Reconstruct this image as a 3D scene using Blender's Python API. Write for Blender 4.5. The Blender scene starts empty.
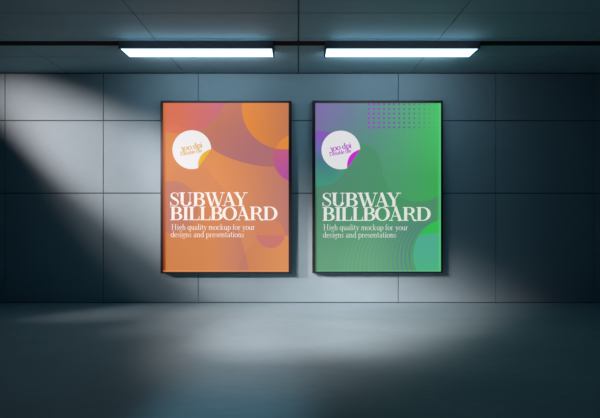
import bpy, bmesh, math, random
from mathutils import Vector, Matrix
random.seed(4)
C = bpy.context.scene.collection
SC = bpy.context.scene

# ---------------------------------------------------------------- place
# the billboard wall is the plane y = 0, floor z = 0, ceiling z = 3, camera 6 m from the wall
EYE = 1.226
CEIL = 3.0
F_PX = 460.0
def wx(px, d=6.0): return (px - 298.0) / F_PX * d
def wz(py, d=6.0): return EYE + (209.0 - py) / F_PX * d

def lin(c):
    c = c / 255.0
    return c / 12.92 if c <= .04045 else ((c + .055) / 1.055) ** 2.4
def rgb(r, g, b): return (lin(r), lin(g), lin(b), 1.0)

# ---------------------------------------------------------------- mesh helpers
def box(bm, x0, x1, y0, y1, z0, z1, mi=0, bev=0.0):
    vs = [bm.verts.new((x, y, z)) for z in (z0, z1) for y in (y0, y1) for x in (x0, x1)]
    fs = [bm.faces.new([vs[i] for i in q]) for q in
          ((0, 2, 3, 1), (4, 5, 7, 6), (0, 1, 5, 4), (2, 6, 7, 3), (0, 4, 6, 2), (1, 3, 7, 5))]
    for f in fs: f.material_index = mi
    if bev > 0:
        es = list({e for f in fs for e in f.edges})
        r = bmesh.ops.bevel(bm, geom=es, offset=bev, segments=2, profile=.6, affect='EDGES')
        for f in r['faces']: f.material_index = mi
def obj(name, bm, mats, parent=None):
    bmesh.ops.recalc_face_normals(bm, faces=bm.faces)
    me = bpy.data.meshes.new(name); bm.to_mesh(me); bm.free()
    o = bpy.data.objects.new(name, me); C.objects.link(o)
    for m in (mats if isinstance(mats, (list, tuple)) else [mats]): me.materials.append(m)
    if parent: o.parent = parent
    return o
def thing(name, label, cat, loc, group):
    o = bpy.data.objects.new(name, None); C.objects.link(o)
    o.empty_display_size = .1; o.location = loc
    o['label'] = label; o['category'] = cat; o['group'] = group
    return o

# ---------------------------------------------------------------- material helpers
class X:
    """a value in a node tree, with arithmetic"""
    def __init__(s, nt, v): s.nt = nt; s.v = v
    def _m(s, op, *a, clamp=False):
        n = s.nt.nodes.new('ShaderNodeMath'); n.operation = op; n.use_clamp = clamp
        for i, q in enumerate((s,) + a):
            q = q.v if isinstance(q, X) else q
            if isinstance(q, (int, float)): n.inputs[i].default_value = q
            else: s.nt.links.new(q, n.inputs[i])
        return X(s.nt, n.outputs[0])
    def __add__(s, o): return s._m('ADD', o)
    def __sub__(s, o): return s._m('SUBTRACT', o)
    def __mul__(s, o): return s._m('MULTIPLY', o)
    def __truediv__(s, o): return s._m('DIVIDE', o)
    def neg(s): return s._m('MULTIPLY', -1.0)
    def mod(s, o): return s._m('FLOORED_MODULO', o)
    def sqrt(s): return s._m('SQRT')
    def abs(s): return s._m('ABSOLUTE')
    def floor(s): return s._m('FLOOR')
    def clamp(s): return s._m('ADD', 0.0, clamp=True)
def base_mat(name):
    m = bpy.data.materials.new(name); m.use_nodes = True
    return m, m.node_tree, m.node_tree.nodes['Principled BSDF']
def mixc(nt, fac, a, b):
    n = nt.nodes.new('ShaderNodeMix'); n.data_type = 'RGBA'
    def put(v, i):
        v = v.v if isinstance(v, X) else v
        if isinstance(v, (int, float, tuple)): n.inputs[i].default_value = v
        else: nt.links.new(v, n.inputs[i])
    put(fac, 0); put(a, 6); put(b, 7)
    return n.outputs[2]
def noise(nt, scale, detail=4, stretch=(1, 1, 1), rough=.55):
    tc = nt.nodes.new('ShaderNodeTexCoord'); mp = nt.nodes.new('ShaderNodeMapping')
    mp.inputs['Scale'].default_value = stretch
    nt.links.new(tc.outputs['Object'], mp.inputs[0])
    n = nt.nodes.new('ShaderNodeTexNoise'); n.inputs['Scale'].default_value = scale
    n.inputs['Detail'].default_value = detail; n.inputs['Roughness'].default_value = rough
    nt.links.new(mp.outputs[0], n.inputs['Vector'])
    return X(nt, n.outputs['Fac'])
def surface(name, c0, c1, rough, spec, sc=(1.1, 14), stretch=(1, 1, 1), bump=.02, wear=.5):
    m, nt, p = base_mat(name)
    f = noise(nt, sc[0], 5, stretch) * (1 - wear * .5) + noise(nt, sc[1], 6, stretch) * (wear * .5)
    f = ((f - .35) * 3.0).clamp()
    nt.links.new(mixc(nt, f, c0, c1), p.inputs['Base Color'])
    p.inputs['Roughness'].default_value = rough
    p.inputs['Specular IOR Level'].default_value = spec
    b = nt.nodes.new('ShaderNodeBump'); b.inputs['Strength'].default_value = bump; b.inputs['Distance'].default_value = .01
    nt.links.new(noise(nt, sc[1] * 3, 5, stretch).v, b.inputs['Height'])
    nt.links.new(b.outputs[0], p.inputs['Normal'])
    return m
ALB = .33
M_wall = surface('wall_panels', (.172, .325, .372, 1), (.200, .365, .412, 1), .65, .2, (.8, 9), (1, 1, 1), .02)
M_joint = surface('panel_joint', (.065, .10, .115, 1), (.08, .12, .135, 1), .9, .1)
M_ceil = surface('ceiling_panels', (.160, .315, .365, 1), (.192, .36, .415, 1), .6, .25, (1.1, 7), (.6, 1.5, 1), .02)
M_slot = surface('channel_black', (.010, .010, .010, 1), (.02, .019, .018, 1), .9, .05)
M_floor = surface('floor_concrete', (.160, .305, .352, 1), (.200, .365, .412, 1), .68, .15, (1.3, 16), (.45, 1.4, 1), .05, .8)
M_frame = surface('frame_black', (.010, .012, .016, 1), (.014, .016, .02, 1), .42, .3)
M_house = surface('lamp_housing', (.045, .06, .07, 1), (.06, .075, .085, 1), .5, .3)
M_dark = surface('lamp_end', (.012, .016, .02, 1), (.02, .022, .026, 1), .5, .3)

def emit(name, col, strength, base=(.02, .02, .02, 1)):
    m, nt, p = base_mat(name)
    n = noise(nt, 3.0, 2)
    k = n * .03 + .985
    e = nt.nodes.new('ShaderNodeMath'); e.operation = 'MULTIPLY'; e.inputs[1].default_value = strength
    nt.links.new(k.v, e.inputs[0])
    p.inputs['Base Color'].default_value = base
    p.inputs['Roughness'].default_value = .5; p.inputs['Specular IOR Level'].default_value = .1
    p.inputs['Emission Color'].default_value = col
    nt.links.new(e.outputs[0], p.inputs['Emission Strength'])
    return m
TUBE = 1.0
M_tube = emit('tube_diffuser', (1.08, 1.7, 2.1, 1), TUBE, (.5, .5, .5, 1))

# ---------------------------------------------------------------- room
XL, XR, YB = -6.6, 6.6, -8.2
def panel_wall():
    bm = bmesh.new()
    j = .007
    xs = [XL, wx(5), wx(103.3), wx(198.2), wx(398.3), wx(496.0), wx(594), XR]
    zs = [0.0, wz(193.2), wz(120.6), CEIL]
    # panels stand 12 mm proud of the dark backing that shows in the joints
    box(bm, XL, XR, .012, .16, 0, CEIL, 1)
    for i in range(len(xs) - 1):
        for k in range(3):
            jx = .0045
            box(bm, xs[i] + jx, xs[i + 1] - jx, 0, .012, zs[k] + (j if k else .012), zs[k + 1] - (j if k < 2 else .012), 0, .002)
    o = obj('wall_back', bm, [M_wall, M_joint]); o['kind'] = 'structure'
panel_wall()

def cy(py): return -6.0 + 6.0 * 136.0 / (209.0 - py)      # a line across the ceiling
def ceiling():
    bm = bmesh.new()
    H = .14
    ys = [YB, -3.6, -2.75, cy(13), cy(38), None, cy(56.8), -.002]
    c0, c1 = cy(41.0), cy(45.7)
    rows = [(YB, -3.6), (-3.6, -2.72), (-2.72, cy(13)), (cy(13), cy(38.3)), (cy(38.3), c0), (c1, cy(56.8)), (cy(56.8), -.004)]
    cols = [XL, -4.47, -2.98, -1.49, .005, 1.47, 2.96, 4.45, XR]
    box(bm, XL, XR, YB, .16, CEIL + .012, CEIL + H, 1)
    j = .005
    for r, (a, b) in enumerate(rows):
        for i in range(len(cols) - 1):
            jc = .008 if abs(cols[i] - .005) < .01 else .004
            jd = .008 if abs(cols[i + 1] - .005) < .01 else .004
            jb = 0 if (r == 4) else j * .7
            ja = 0 if (r == 5) else j * .7
            box(bm, cols[i] + jc, cols[i + 1] - jd, a + ja, b - jb, CEIL, CEIL + .012, 0, .0015)
    o = obj('ceiling', bm, [M_ceil, M_joint]); o['kind'] = 'structure'
    # recessed cable channel: black tray let into the ceiling
    return c0, c1
c0, c1 = ceiling()
bm = bmesh.new()
box(bm, XL, XR, c0, c1, CEIL + .0005, CEIL + .0115, 0)
o = obj('trim_1', bm, M_slot); o['kind'] = 'structure'

bm = bmesh.new()
box(bm, XL, XR, YB, .16, -.12, 0)
o = obj('floor', bm, M_floor); o['kind'] = 'structure'

# ---------------------------------------------------------------- ceiling lights
def ceiling_light(x0, x1, label):
    ya, yb = -6 + 4.857, -6 + 5.160
    cx_, cy_ = (x0 + x1) / 2, (ya + yb) / 2
    t = thing('ceiling_light', label, 'ceiling light', (cx_, cy_, CEIL), 'strip lights under the ceiling')
    hx, hy = (x1 - x0) / 2, (yb - ya) / 2
    bm = bmesh.new(); box(bm, -hx, hx, -hy, hy, -.0725, -.001, 0, .003); obj('housing', bm, M_house, t)
    bm = bmesh.new(); box(bm, -hx + .016, hx - .016, -hy + .026, hy - .022, -.0765, -.0727, 0, .002); obj('diffuser', bm, M_tube, t)
    for s in (-1, 1):
        bm = bmesh.new()
        a, b = sorted((s * hx, s * (hx - .0155)))
        box(bm, a, b, -hy, hy, -.0775, -.0727, 0, .0015)
        o = obj('end_cap', bm, M_dark, t); o['label'] = 'dark end cap'
    return t
ceiling_light(-1.897, -.262, 'glowing white strip light on the ceiling above the orange billboard')
ceiling_light(.288, 1.925, 'glowing white strip light on the ceiling above the green billboard')

# ---------------------------------------------------------------- lettering
def arc(cx, cy, rx, ry, a0, a1, n=14):
    return [(cx + rx * math.cos(math.radians(a0 + (a1 - a0) * i / n)), cy + ry * math.sin(math.radians(a0 + (a1 - a0) * i / n))) for i in range(n + 1)]
# each glyph: (advance, [ (points, width or None=nib) ... ]) ; units: capital height = 1
TK, TN = .225, .058
def S_(h, a, b, w=None): return ([(a, h), (b, h)], w or TN)       # serif bar
def glyphs_caps():
    g = {}
    def stem(x, y0=0, y1=1): return ([(x, y0), (x, y1)], TK)
    T, B = 1 - TN / 2, TN / 2
    g['I'] = (.43, [stem(.215), S_(T, .03, .40), S_(B, .03, .40)])
    g['L'] = (.76, [stem(.215), S_(T, .03, .40), S_(B, .03, .72), ([(.70, 0), (.72, .30)], .045), ([(.64, .02), (.70, .14)], .06)])
    g['B'] = (.83, [stem(.20), S_(T, .02, .42), S_(B, .02, .42), S_(.52, .25, .45),
                    (arc(.42, .755, .24, .22, 90, -90), None), (arc(.42, .272, .30, .247, 90, -90), None)])
    g['D'] = (.98, [stem(.20), S_(T, .02, .45), S_(B, .02, .45), (arc(.42, .5, .43, .475, 90, -90, 20), None)])
    g['R'] = (.93, [stem(.20), S_(T, .02, .42), S_(B, .02, .38), S_(.50, .25, .48),
                    (arc(.44, .745, .25, .23, 90, -90), None), ([(.46, .50), (.58, .44), (.66, .30), (.70, .12), (.78, .03), (.90, .04)], .13)])
    g['O'] = (.98, [(arc(.49, .5, .385, .475, 0, 360, 32), None)])
    g['U'] = (.93, [([(.20, 1), (.20, .32)], TK), (arc(.46, .30, .26, .265, 180, 360, 16), None), ([(.72, .30), (.72, 1)], .06),
                    S_(T, .02, .39), S_(T, .58, .86)])
    g['A'] = (.94, [([(.14, 0), (.45, 1)], .055), ([(.43, 1.0), (.76, 0)], .20), S_(B, .0, .29), S_(B, .56, .95), S_(.34, .22, .62)])
    g['W'] = (1.32, [([(.18, 1), (.47, 0)], .19), ([(.49, .02), (.70, .86)], .055), ([(.60, 1), (.92, 0)], .19), ([(.94, .02), (1.22, 1)], .055),
                     S_(T, .0, .37), S_(T, .46, .78), S_(T, 1.04, 1.34)])
    g['Y'] = (.90, [([(.16, 1), (.47, .45)], .19), ([(.50, .45), (.78, 1)], .055), ([(.47, 0), (.47, .48)], TK), S_(T, .0, .36), S_(T, .62, .94), S_(B, .28, .66)])
    g['S'] = (.66, [([(.56, .70), (.53, .86), (.44, .945), (.33, .975), (.21, .94), (.13, .85), (.12, .73), (.19, .62), (.33, .53), (.46, .44), (.55, .34), (.565, .22), (.50, .10), (.40, .035), (.29, .025), (.18, .07), (.10, .17), (.07, .30)],
                     [.05, .05, .05, .05, .06, .11, .14, .17, .19, .17, .14, .11, .07, .05, .05, .05, .05, .05]),
                    ([(.56, .68), (.565, .98)], .045), ([(.065, .02), (.065, .32)], .045)])
    return g
def glyphs_text():
    # units: ascender height 1, x-height .62, descender -.28
    k, n, xh = .115, .05, .62
    g = {}
    v = lambda x, a, b, w=k: ([(x, a), (x, b)], w)
    s = lambda h, a, b: ([(a, h), (b, h)], .045)
    bowl = lambda cx, r=.21: (arc(cx, xh / 2, r, xh / 2 - .02, 0, 360, 18), 'n')
    g[' '] = (.26, [])
    g['H'] = (.92, [v(.18, 0, .97), v(.70, 0, .97), s(.5, .18, .70), s(.02, .04, .32), s(.02, .56, .84), s(.96, .04, .32), s(.96, .56, .84)])
    g['E'] = (.68, [v(.18, 0, .97), s(.02, .04, .58), s(.96, .04, .56), s(.5, .18, .44), v(.56, .02, .22, .05), v(.54, .78, .97, .05)])
    g['i'] = (.28, [v(.14, 0, xh), s(.02, .02, .26), s(xh - .02, .03, .15), (arc(.14, .84, .035, .035, 0, 360, 8), .07)])
    g['l'] = (.28, [v(.14, 0, 1), s(.02, .02, .26), s(.98, .03, .15)])
    g['t'] = (.34, [v(.15, .06, .84), s(xh - .02, .02, .30), ([(.15, .08), (.20, .02), (.31, .05)], .06)])
    g['h'] = (.56, [v(.13, 0, 1), s(.98, .02, .13), s(.02, .02, .24), s(.02, .33, .55), (arc(.28, .38, .15, .22, 180, 0), 'n'), v(.43, 0, .40)])
    g['n'] = (.56, [v(.13, 0, xh), s(xh - .02, .02, .13), s(.02, .02, .24), s(.02, .33, .55), (arc(.28, .38, .15, .22, 180, 0), 'n'), v(.43, 0, .40)])
    g['m'] = (.84, [v(.13, 0, xh), s(xh - .02, .02, .13), s(.02, .02, .24), s(.02, .32, .53), s(.02, .61, .82), (arc(.275, .38, .145, .22, 180, 0), 'n'), v(.42, 0, .40),
                    (arc(.565, .38, .145, .22, 180, 0), 'n'), v(.71, 0, .40)])
    g['u'] = (.56, [v(.13, .22, xh), s(xh - .02, .02, .13), (arc(.28, .24, .15, .22, 180, 360), 'n'), v(.43, 0, xh), s(xh - .02, .33, .43), s(.02, .43, .54)])
    g['r'] = (.40, [v(.13, 0, xh), s(xh - .02, .02, .13), s(.02, .02, .26), ([(.15, .40), (.22, .55), (.32, .60), (.36, .54)], .065)])
    g['o'] = (.52, [bowl(.26)])
    g['d'] = (.56, [(arc(.25, xh / 2, .19, xh / 2 - .02, 0, 360, 18), 'n'), v(.43, 0, 1), s(.98, .32, .43), s(.02, .43, .54)])
    g['b'] = (.56, [(arc(.31, xh / 2, .19, xh / 2 - .02, 0, 360, 18), 'n'), v(.13, 0, 1), s(.98, .02, .13)])
    g['q'] = (.56, [(arc(.25, xh / 2, .19, xh / 2 - .02, 0, 360, 18), 'n'), v(.43, -.28, xh), s(-.27, .32, .54)])
    g['p'] = (.56, [(arc(.31, xh / 2, .19, xh / 2 - .02, 0, 360, 18), 'n'), v(.13, -.28, xh), s(xh - .02, .02, .13), s(-.27, .02, .24)])
    g['g'] = (.52, [(arc(.23, .42, .15, .17, 0, 360, 16), 'n'), ([(.15, .28), (.10, .16), (.20, .09), (.36, .06), (.43, -.04)], .07), (arc(.25, -.12, .18, .13, 30, -200, 14), .055), s(.58, .35, .50)])
    g['a'] = (.50, [(arc(.22, .42, .15, .18, 150, 0), 'n'), v(.37, .04, .42), (arc(.22, .17, .14, .15, 60, 330), 'n'), ([(.37, .06), (.42, .02), (.49, .05)], .05)])
    g['e'] = (.48, [(arc(.25, .31, .185, .29, 0, 320, 18), 'n'), s(.34, .08, .43)])
    g['c'] = (.46, [(arc(.25, .31, .185, .29, 40, 320, 16), 'n')])
    g['s'] = (.40, [([(.33, .46), (.27, .58), (.17, .59), (.09, .50), (.12, .38), (.26, .28), (.32, .16), (.24, .04), (.13, .03), (.06, .16)], .075)])
    g['f'] = (.34, [v(.13, 0, .80), ([(.13, .78), (.18, .94), (.28, .98), (.34, .90)], .065), s(xh - .02, .02, .29), s(.02, .02, .28)])
    g['k'] = (.56, [v(.13, 0, 1), s(.98, .02, .13), s(.02, .02, .24), ([(.15, .28), (.42, .60)], .05), ([(.23, .36), (.46, .02)], k), s(.02, .34, .56), s(.60, .30, .52)])
    g['y'] = (.52, [([(.11, .60), (.28, .06)], k), ([(.44, .60), (.24, -.10), (.15, -.26), (.06, -.24)], .055), s(.60, .0, .22), s(.60, .34, .54)])
    g['w'] = (.76, [([(.10, .60), (.25, .02)], k), ([(.26, .02), (.38, .58)], .05), ([(.36, .60), (.50, .02)], k), ([(.52, .02), (.66, .60)], .05)])
    g['3'] = (.50, [(arc(.23, .46, .15, .16, 150, -90), 'n'), (arc(.22, .04, .20, .26, 90, -150), 'n')])
    g['0'] = (.60, [(arc(.30, .31, .24, .29, 0, 360, 20), 'n')])
    return g
CAPS, TEXT = glyphs_caps(), glyphs_text()
def lettering(bm, text, font, x0, base, height, width, y, tr=None, bold=1.0):
    """flat lettering in the x-z plane of the print, fitted to a width"""
    kern = {'WA': -.17, 'AY': -.17, 'OA': -.06, 'LL': -.03, 'RD': -.03, 'AR': -.03, 'SU': -.03, 'UB': -.04, 'BW': -.04, 'LB': -.03, 'IL': -.03, 'BO': -.03} if font is CAPS else {}
    total = sum(font[c][0] for c in text) + sum(kern.get(text[i:i + 2], 0) for i in range(len(text) - 1))
    sx = width / total; sz = height
    pen = 0.0
    for ci, c in enumerate(text):
        adv, strokes = font[c]
        adv += kern.get(text[ci:ci + 2], 0)
        for pts, w in strokes:
            P = [((pen + px_) * sx, py_ * sz) for px_, py_ in pts]
            n = len(P)
            closed = n > 3 and abs(P[0][0] - P[-1][0]) < 1e-6 and abs(P[0][1] - P[-1][1]) < 1e-6
            prev = None
            for i in range(n):
                a = P[i - 1] if i > 0 else (P[-2] if closed else P[0])
                b = P[i + 1] if i < n - 1 else (P[1] if closed else P[-1])
                tx, tz = b[0] - a[0], b[1] - a[1]; L = math.hypot(tx, tz) or 1
                tx /= L; tz /= L
                if w is None: ww = TN + (TK * 1.04 - TN) * abs(tz) ** 1.8
                elif w == 'n': ww = .05 + .075 * abs(tz) ** 1.5
                elif isinstance(w, list): ww = w[i]
                else: ww = w
                ww *= sz * bold
                q = []
                for s in (-.5, .5):
                    X_, Z_ = P[i][0] - tz * s * ww, P[i][1] + tx * s * ww
                    if tr:
                        cA, sA = math.cos(tr), math.sin(tr)
                        X_, Z_ = X_ * cA - Z_ * sA, X_ * sA + Z_ * cA
                    q.append(bm.verts.new((x0 + X_, y, base + Z_)))
                if prev: bm.faces.new([prev[0], q[0], q[1], prev[1]])
                prev = q
        pen += adv

# ---------------------------------------------------------------- billboards
DEPTH = .088                                   # how far the light box stands off the wall
DF = 6.0 - DEPTH
SPX = F_PX / DF

class Art:
    """print artwork made of node masks, in picture millimetres of the sheet (one unit = 1/SPX m)"""
    def __init__(s, name, cx, cz):
        s.m, s.nt, s.p = base_mat(name)
        tc = s.nt.nodes.new('ShaderNodeTexCoord'); sp = s.nt.nodes.new('ShaderNodeSeparateXYZ')
        s.nt.links.new(tc.outputs['Object'], sp.inputs[0])
        s.x = X(s.nt, sp.outputs[0]) * SPX + cx
        s.y = X(s.nt, sp.outputs[2]) * (-SPX) + cz
        s.col = None
    def circ(s, cx, cy, r, soft=.5, sy=1.0):
        dx = s.x - cx; dy = (s.y - cy) * sy
        d = (dx * dx + dy * dy).sqrt()
        return ((d - r).neg() * (1 / soft) + .5).clamp()
    def step(s, v, soft=.5): return (v * (1 / soft) + .5).clamp()
    def ramp(s, v, a, b): return ((v - a) * (1.0 / (b - a))).clamp()
    def grad(s, v, stops):
        n = s.nt.nodes.new('ShaderNodeValToRGB'); e = n.color_ramp.elements
        a, b = stops[0][0], stops[-1][0]
        n.color_ramp.interpolation = 'EASE' if len(stops) == 2 else 'LINEAR'
        s.nt.links.new(s.ramp(v, a, b).v, n.inputs[0])
        for i, (t, c) in enumerate(stops):
            q = e[i] if i < 2 else e.new(.5)
            if i < 2: q.position = 0 if i == 0 else 1
        while len(e) > len(stops): e.remove(e[-1])
        for q, (t, c) in zip(e, stops): pass
        # set after creation so that order stays stable
        ps = [(t - a) / (b - a) for t, c in stops]
        for i in range(len(stops)): e[i].position = ps[i] if i < len(e) else 1
        for i in range(len(stops)): e[i].color = rgb(*stops[i][1])
        return n.outputs[0]
    def over(s, mask, c):
        if isinstance(c, tuple): c = rgb(*c)
        s.col = c if s.col is None else mixc(s.nt, mask, s.col, c)
    def mix(s, f, a, b): return mixc(s.nt, f, a, b)
    def curve(s, pts, x0, x1, y0, y1):
        n = s.nt.nodes.new('ShaderNodeFloatCurve'); c = n.mapping.curves[0]
        q = [((px - x0) / (x1 - x0), (py - y0) / (y1 - y0)) for px, py in pts]
        c.points[0].location = q[0]; c.points[1].location = q[-1]
        for t in q[1:-1]: c.points.new(*t)
        n.mapping.update()
        s.nt.links.new(s.ramp(s.x, x0, x1).v, n.inputs['Value'])
        return X(s.nt, n.outputs[0]) * (y1 - y0) + y0
    def done(s, strength=.93):
        s.p.inputs['Base Color'].default_value = (.012, .012, .012, 1)
        s.p.inputs['Roughness'].default_value = .45
        s.p.inputs['Specular IOR Level'].default_value = .15
        if isinstance(s.col, tuple): s.p.inputs['Emission Color'].default_value = s.col
        else: s.nt.links.new(s.col, s.p.inputs['Emission Color'])
        s.p.inputs['Emission Strength'].default_value = strength
        return s.m

def art_orange(cx, cz):
    A = Art('orange_print', cx, cz)
    u = A.x * .7 + A.y * .7
    # ground: warm tan, mauve through the middle band
    A.over(1, A.grad(A.y, [(103, (206, 126, 92)), (160, (200, 122, 96)), (205, (222, 140, 84)), (272, (208, 128, 78))]))
    # mauve band sweeping to the right edge
    A.over(A.ramp(u * 1.0, 225, 285) * A.step(A.y._m('LESS_THAN', 168), 1), (178, 112, 116))
    # orange field beneath the band
    low = A.curve([(163, 124), (180, 126), (196, 136), (211, 148), (225, 156), (250, 164), (270, 166.5), (289, 165)], 163, 289, 100, 200)
    A.over(A.step(A.y - low), A.grad(A.x, [(163, (220, 136, 72)), (215, (228, 144, 80)), (250, (214, 136, 92)), (289, (190, 122, 112))]))
    A.over(A.ramp(A.y, 195, 230) * A.ramp(A.x, 250, 200) * .6, (206, 126, 72))
    # left mauve disc
    A.over(A.circ(172, 207, 26) * .75, A.grad(A.x, [(163, (190, 118, 112)), (198, (200, 128, 98))]))
    # fine diagonal pinstripes
    st = (A.x * .80 - A.y * .60).mod(2.25)
    lines = A.step((st - 1.12).abs().neg() + .38, .5)
    zone = A.ramp(A.y, 158, 172) * A.ramp(A.y, 232, 214) * A.step((A.x - 204) * .80 - (A.y - 165) * .62, .6)._m('SUBTRACT', 1.0).abs() * A.ramp(A.x, 168, 176)
    A.over(lines * zone * .5, (172, 108, 112))
    # coral disc cut by the top left corner
    A.over(A.circ(180, 85, 48.5) * .85, A.mix(A.ramp(A.x, 178, 222), rgb(224, 112, 82), rgb(206, 108, 132)))
    # orange disc top right
    big = A.circ(284, 107, 42.3)
    A.over(big, A.grad(A.x, [(241, (236, 142, 56)), (262, (222, 134, 68)), (289, (200, 122, 82))]))
    sm = A.circ(297.5, 158, 24.3)
    A.over(sm, A.mix(A.ramp(A.y + (A.x - 280) * .8, 146, 178), rgb(198, 98, 124), rgb(184, 82, 160)))
    A.over(sm * big, (230, 140, 62))
    # lower right discs and sweep
    sweep = A.curve([(163, 330), (225, 330), (240, 262), (252, 246), (268, 237.5), (280, 235.5), (289, 236)], 163, 289, 150, 330)
    A.over(A.step(A.y - sweep) * .8, A.grad(A.x, [(240, (206, 130, 84)), (289, (228, 148, 80))]))
    sweep2 = A.curve([(163, 300), (226, 190), (236, 214), (243, 240), (249, 272), (252, 300), (289, 300)], 163, 289, 150, 300)
    A.over(A.ramp(A.x, 208, 244) * A.step((A.x - 249) - (A.y - 272) * .16 + ((A.y - 272) * (A.y - 272)) * .0025, .8)._m('SUBTRACT', 1.0).abs() * A.ramp(A.y, 205, 235) * .6, (186, 116, 112))
    d = A.circ(270.5, 234, 14.2)
    A.over(d, A.mix(A.step(A.y - 235.5, .8), rgb(213, 130, 92), rgb(205, 118, 112)))
    # reflections along the cover sheet's rim, painted into the print
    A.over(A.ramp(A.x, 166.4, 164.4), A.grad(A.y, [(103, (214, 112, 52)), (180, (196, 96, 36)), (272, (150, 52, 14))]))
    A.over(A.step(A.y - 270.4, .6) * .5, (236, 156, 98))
    return A.done()

def art_green(cx, cz):
    A = Art('green_print', cx, cz)
    u = A.x + (A.y - 150) * .12
    top = A.grad(u, [(314, (126, 112, 172)), (345, (108, 128, 156)), (372, (94, 146, 142)), (400, (86, 168, 128)), (425, (76, 188, 108)), (442, (70, 205, 110))])
    bot = A.grad(u, [(314, (84, 140, 112)), (372, (84, 150, 116)), (400, (78, 158, 112)), (442, (62, 172, 86))])
    A.over(1, A.mix(A.ramp(A.y, 118, 176), top, bot))
    # wave of deeper green
    w = A.curve([(314, 160), (335, 152), (352, 145), (361, 143.6), (370, 146), (377, 152), (381, 162), (384, 178), (390, 189), (400, 196.5), (412, 201), (428, 200.5), (442, 193)], 314, 442, 100, 220)
    A.over(A.step(A.y - w), A.mix(A.ramp(A.y, 200, 262), A.grad(A.x, [(314, (84, 136, 116)), (360, (80, 146, 112)), (400, (74, 152, 104)), (442, (80, 142, 106))]),
                                  A.grad(A.x, [(314, (90, 158, 122)), (370, (96, 168, 126)), (410, (80, 160, 112)), (442, (72, 158, 106))])))
    # disc at the left, purple above and teal below
    A.over(A.circ(320, 158.5, 27.8), A.mix(A.ramp(A.x, 330, 350),
           A.grad(A.y, [(130, (140, 84, 190)), (146, (116, 104, 180)), (160, (72, 122, 140)), (186, (66, 156, 124))]), rgb(74, 158, 128)))
    # dotted grid
    gx = (A.x - 366.45).mod(5.05) - 2.52; gy = (A.y - 101.9).mod(4.6) - 2.3
    rad = A.ramp(A.x, 452, 366) * .75 + .62
    dots = ((gx * gx + gy * gy).sqrt() - rad).neg()
    inside = A.x._m('GREATER_THAN', 366.4) * A.x._m('LESS_THAN', 437.2) * A.y._m('LESS_THAN', 129.4)
    A.over(A.step(dots, .7) * inside * A.ramp(A.x, 446, 425), A.grad(A.x, [(367, (158, 66, 200)), (398, (112, 86, 160)), (412, (86, 110, 128)), (437, (84, 168, 118))]))
    # rings fanning out from the lower right disc
    m = None
    for k in range(1, 19):
        ccx, ccy, r = 450 - 1.2 * k, 255 + 1.15 * k, 36.5 + 2.9 * k
        dx = A.x - ccx; dy = A.y - ccy
        d = ((dx * dx + dy * dy).sqrt() - r).abs()
        g = A.step(d.neg() + .48, .6) * (1.0 if k < 8 else max(.15, 1 - (k - 8) * .09))
        m = g if m is None else m._m('MAXIMUM', g)
    m = m * A.ramp(A.y, 216, 226)
    A.over(m * .85, A.grad(A.x, [(340, (136, 186, 146)), (385, (110, 150, 142)), (400, (104, 104, 160)), (442, (84, 104, 140))]))
    # disc in the lower right corner
    c = A.circ(450, 255, 36.5)
    A.over(c, A.mix(A.ramp(A.y + (A.x - 441) * .12, 231.5, 233.5), rgb(52, 192, 84), A.mix(A.ramp(A.y, 250, 272), rgb(80, 176, 146), rgb(72, 182, 132))))
    # bright and dark rim reflections of the cover sheet, put into the print colour
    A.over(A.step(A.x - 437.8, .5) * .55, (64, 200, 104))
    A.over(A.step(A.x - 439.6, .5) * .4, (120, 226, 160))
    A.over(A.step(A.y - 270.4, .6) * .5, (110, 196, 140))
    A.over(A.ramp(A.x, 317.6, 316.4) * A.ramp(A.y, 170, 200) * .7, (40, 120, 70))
    return A.done()

def sticker_mesh(cx, cy, r, to):
    """disc with a straight cut at the lower right, where the corner is peeled"""
    bm = bmesh.new()
    a0, a1 = -71.0, 2.0
    n = 60
    pts = [(cx + r * math.cos(math.radians(a1 + (360 - (a1 - a0)) * i / n)), cy - r * math.sin(math.radians(a1 + (360 - (a1 - a0)) * i / n))) for i in range(n + 1)]
    # hollow edge of the peel, bulging into the disc
    p0, p1 = pts[-1], pts[0]
    mx, my = (p0[0] + p1[0]) / 2, (p0[1] + p1[1]) / 2
    dx, dy = cx - mx, cy - my; L = math.hypot(dx, dy); dx /= L; dy /= L
    bul = []
    for i in range(1, 14):
        t = i / 14
        b = 4 * t * (1 - t) * 4.7
        bul.append((p0[0] + (p1[0] - p0[0]) * t + dx * b, p0[1] + (p1[1] - p0[1]) * t + dy * b))
    vs = [bm.verts.new(to(*q)) for q in pts + bul]
    bm.faces.new(vs)
    fm = bmesh.new()
    back = []
    for i in range(0, 15):
        t = i / 14
        b = -4 * t * (1 - t) * .2
        back.append((p1[0] + (p0[0] - p1[0]) * t + dx * b, p1[1] + (p0[1] - p1[1]) * t + dy * b))
    fv = [fm.verts.new(to(q[0], q[1], .0025)) for q in bul + back]
    fm.faces.new(fv)
    return bm, fm
def solid(name, c, strength=.93):
    A = Art(name, 0, 0)
    n = noise(A.nt, 60, 3)
    A.col = A.mix(n * .10, rgb(*c), rgb(*[int(v * .8) for v in c]))
    return A.done(strength)

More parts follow.
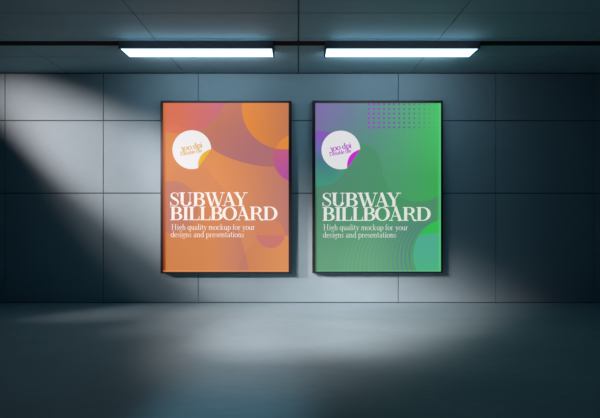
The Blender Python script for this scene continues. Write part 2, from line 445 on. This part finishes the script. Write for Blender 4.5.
def billboard(outer, inner, art, mats, label, tx, capt, stick):
    ox0, ox1, oy0, oy1 = outer; ix0, ix1, iy0, iy1 = inner
    cxp = (ox0 + ox1) / 2
    t = thing('billboard', label, 'billboard', (wx(cxp, DF), 0, wz(oy1, DF)), 'framed billboards on the panelled wall')
    lx = lambda p: (p - cxp) / SPX
    lz = lambda p: (oy1 - p) / SPX
    X0, X1, Z0, Z1 = lx(ox0), lx(ox1), 0.0, lz(oy0)
    x0, x1, z0, z1 = lx(ix0), lx(ix1), lz(iy1), lz(iy0)
    f = DEPTH
    # black frame: four mitred rails, one mesh
    bm = bmesh.new()
    def ring(a, b, y): return [bm.verts.new((x, y, z)) for x, z in ((a[0], a[2]), (a[1], a[2]), (a[1], a[3]), (a[0], a[3]))]
    o_b = ring((X0, X1, Z0, Z1), 0, -.001); o_f0 = ring((X0, X1, Z0, Z1), 0, -f + .002)
    o_f = ring((X0 + .002, X1 - .002, Z0 + .002, Z1 - .002), 0, -f)
    i_f = ring((x0, x1, z0, z1), 0, -f); i_b = ring((x0, x1, z0, z1), 0, -f + .009)
    for a, b in ((o_b, o_f0), (o_f0, o_f), (o_f, i_f), (i_f, i_b)):
        for i in range(4): bm.faces.new([a[i], a[(i + 1) % 4], b[(i + 1) % 4], b[i]])
    bmesh.ops.recalc_face_normals(bm, faces=bm.faces)
    obj('frame', bm, M_frame, t)
    bm = bmesh.new(); box(bm, X0 + .003, X1 - .003, -f + .0112, -.001, Z0 + .003, Z1 - .003)
    obj('light_box', bm, M_dark, t)
    bm = bmesh.new(); box(bm, x0 - .002, x1 + .002, -f + .0085, -f + .011, z0 - .002, z1 + .002)
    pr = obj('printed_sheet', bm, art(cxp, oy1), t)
    pr['label'] = mats['sheet_label']
    yt = -f + .0078
    def to(px, py, up=0.0): return (lx(px), yt - up, lz(py))
    s_bm, f_bm = sticker_mesh(*stick, to)
    st = obj('round_sticker', s_bm, mats['sticker'], t); st['label'] = 'round white sticker with a peeled corner'
    fl = obj('peeled_corner', f_bm, mats['flap'], st); fl['label'] = mats['flap_label']
    bm = bmesh.new()
    (a, b, base) = (stick[0] - 11.6, stick[1] + 1.6, 0)
    rot = math.radians(10)
    lettering(bm, '300 dpi', TEXT, lx(stick[0] - 11.0), lz(stick[1] + 1.6), 6.0 / SPX, 22.2 / SPX, yt - .001, rot, 1.55)
    lettering(bm, 'Editable file', TEXT, lx(stick[0] - 11.2), lz(stick[1] + 6.2), 4.0 / SPX, 22.0 / SPX, yt - .001, rot, 1.45)
    obj('sticker_lettering', bm, mats['flap'] if 'ink' not in mats else mats['ink'], st)
    bm = bmesh.new()
    for s, px0, px1, pb, ph in tx: lettering(bm, s, CAPS, lx(px0), lz(pb), ph / SPX, (px1 - px0) / SPX, yt)
    obj('headline_lettering', bm, mats['white'], t)
    bm = bmesh.new()
    for s, px0, px1, pb, ph in capt: lettering(bm, s, TEXT, lx(px0), lz(pb), ph / SPX, (px1 - px0) / SPX, yt, None, .85)
    obj('caption_lettering', bm, mats['white'], t)
    return t

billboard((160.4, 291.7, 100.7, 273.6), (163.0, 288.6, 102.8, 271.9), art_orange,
          dict(sheet_label='glowing orange printed sheet with overlapping discs', sticker=solid('sticker_white', (246, 244, 246)),
               flap=solid('flap_gold', (236, 186, 44)), ink=solid('ink_gold', (226, 184, 96)), flap_label='gold underside of the peeled corner',
               white=solid('lettering_white', (255, 248, 242))),
          'black framed orange billboard with a gold peeled sticker, hung on the panelled wall',
          [('SUBWAY', 169.4, 247.2, 206.1, 13.8), ('BILLBOARD', 169.9, 277.8, 220.2, 13.6)],
          [('High quality mockup for your', 171.0, 255.0, 229.9, 5.9), ('designs and presentations', 170.4, 244.2, 237.2, 5.9)],
          (191.7, 149.6, 19.5))
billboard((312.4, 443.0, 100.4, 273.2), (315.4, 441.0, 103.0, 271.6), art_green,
          dict(sheet_label='glowing green printed sheet with dots and fine rings', sticker=solid('sticker_grey_white', (232, 232, 234)),
               flap=solid('flap_magenta', (204, 40, 214)), ink=solid('ink_magenta', (186, 72, 206)), flap_label='magenta underside of the peeled corner',
               white=solid('lettering_pale', (232, 236, 230))),
          'black framed green billboard with a magenta peeled sticker, hung on the panelled wall',
          [('SUBWAY', 321.8, 400.6, 206.6, 13.9), ('BILLBOARD', 322.3, 431.2, 220.8, 13.7)],
          [('High quality mockup for your', 323.2, 408.2, 230.2, 5.9), ('designs and presentations', 322.8, 396.6, 237.6, 5.9)],
          (340.9, 149.9, 19.4))

# ---------------------------------------------------------------- light
KE = 4 * math.pi * math.pi / ALB
def spot(name, p, half, blend, E, rho, roll, target, color, radius=.06):
    L = bpy.data.lights.new(name, 'SPOT'); o = bpy.data.objects.new(name, L); C.objects.link(o)
    pos = Vector((p[0], p[1], p[2] + EYE)); A = (Vector((target[0], 0, target[1] + EYE)) - pos).normalized()
    U = A.cross(Vector((0, 0, 1))).normalized(); V = U.cross(A)
    U2 = U * math.cos(roll) + V * math.sin(roll); V2 = V * math.cos(roll) - U * math.sin(roll)
    R = Matrix((U2, V2, -A)).transposed()
    o.matrix_world = Matrix.Translation(pos) @ R.to_4x4() @ Matrix.Diagonal((1, rho, 1, 1))
    L.spot_size = 2 * half; L.spot_blend = blend; L.energy = E * KE; L.color = color; L.shadow_soft_size = radius
    return o
KEY = (1.626, 0.999, 0.951)  # unseen spots, added and fitted to the bright patches on wall and floor
spot('added_side_spot', (-8.000, -1.800, 1.700), 0.271, 1.000, 9.134, 0.374, -1.232, (-1.183, -0.450), KEY)
spot('added_high_spot', (-3.000, -2.925, 1.378), 0.737, 1.000, 4.468, 0.400, -0.597, (0.251, -1.232), KEY, .2)
spot('added_high_spot', (-3.000, -3.227, 1.700), 0.344, 1.000, 9.199, 0.394, -0.478, (2.110, -1.894), KEY, .2)
spot('added_side_spot', (-3.050, -4.200, 1.700), 0.251, 1.000, 9.800, 1.000, -0.477, (1.399, -2.006), KEY)
spot('added_side_spot', (-7.534, -3.125, 1.700), 0.350, 0.900, 20.158, 0.330, -0.778, (-1.784, 0.200), KEY)

def strip(name, cx_, cy_, z, n, power, color, lx=1.5, ly=.03, spread=180):
    L = bpy.data.lights.new(name, 'AREA'); o = bpy.data.objects.new(name, L); C.objects.link(o)
    L.shape = 'RECTANGLE'; L.size = lx; L.size_y = ly; L.energy = power; L.color = color; L.spread = math.radians(spread)
    N = Vector(n).normalized(); U = Vector((1, 0, 0)); V = (-N).cross(U)
    o.matrix_world = Matrix.Translation((cx_, cy_, z)) @ Matrix((U, V, -N)).transposed().to_4x4()
    return o
AW, AD, AU = (3.964, (1.000, 0.868, 0.969)), (2.651, (0.577, 0.799, 1.000)), (1.041, (0.655, 0.802, 1.000))
for cx_ in (-1.08, 1.107):  # unseen area lights added around each fixture to fill wall and ceiling
    strip('strip_fill_wall', cx_, -.825, CEIL - .10, (0, 1, .05), AW[0], AW[1])
    strip('strip_fill_down', cx_, -.99, CEIL - .08, (0, .75, -.66), AD[0], AD[1], 1.5, .2, 120)
    strip('strip_fill_back', cx_, -.74, CEIL - .13, (0, .3, .95), 1.3, (.45, .8, 1))
    strip('strip_fill_up', cx_, -1.24, CEIL - .15, (0, -.3, .95), AU[0], AU[1])

def wash(name, pos, target, half, rho, power, color):
    L = bpy.data.lights.new(name, 'SPOT'); o = bpy.data.objects.new(name, L); C.objects.link(o)
    A = (Vector(target) - Vector(pos)).normalized(); U = A.cross(Vector((0, 0, 1))).normalized(); V = U.cross(A)
    o.matrix_world = Matrix.Translation(pos) @ Matrix((U, V, -A)).transposed().to_4x4() @ Matrix.Diagonal((1, rho, 1, 1))
    L.spot_size = 2 * half; L.spot_blend = 1; L.energy = power; L.color = color; L.shadow_soft_size = .15
FL = (140.551, (0.467, 0.801, 1.000))
wash('floor_fill_spot', (-.42, -4.9, 2.9), (-.42, -3.25, 0), .19, 1.9, FL[0], FL[1])  # unseen overhead spot, added to bring teal light onto the front floor

w = bpy.data.worlds.new('world'); SC.world = w; w.use_nodes = True
bg = w.node_tree.nodes['Background']; bg.inputs[0].default_value = (0.100, 0.300, 1.000, 1); bg.inputs[1].default_value = 0.0238

# ---------------------------------------------------------------- camera
cd = bpy.data.cameras.new('camera'); co = bpy.data.objects.new('camera', cd); C.objects.link(co)
co.location = (0, -6, EYE); co.rotation_euler = (math.radians(90), 0, 0)
cd.sensor_width = 36; cd.lens = F_PX / 600 * 36; cd.shift_x = 2 / 600
cd.clip_end = 60
SC.camera = co
vs = SC.view_settings
vs.view_transform = 'Standard'; vs.look = 'None'; vs.gamma = 1; vs.exposure = 0; vs.use_curve_mapping = False
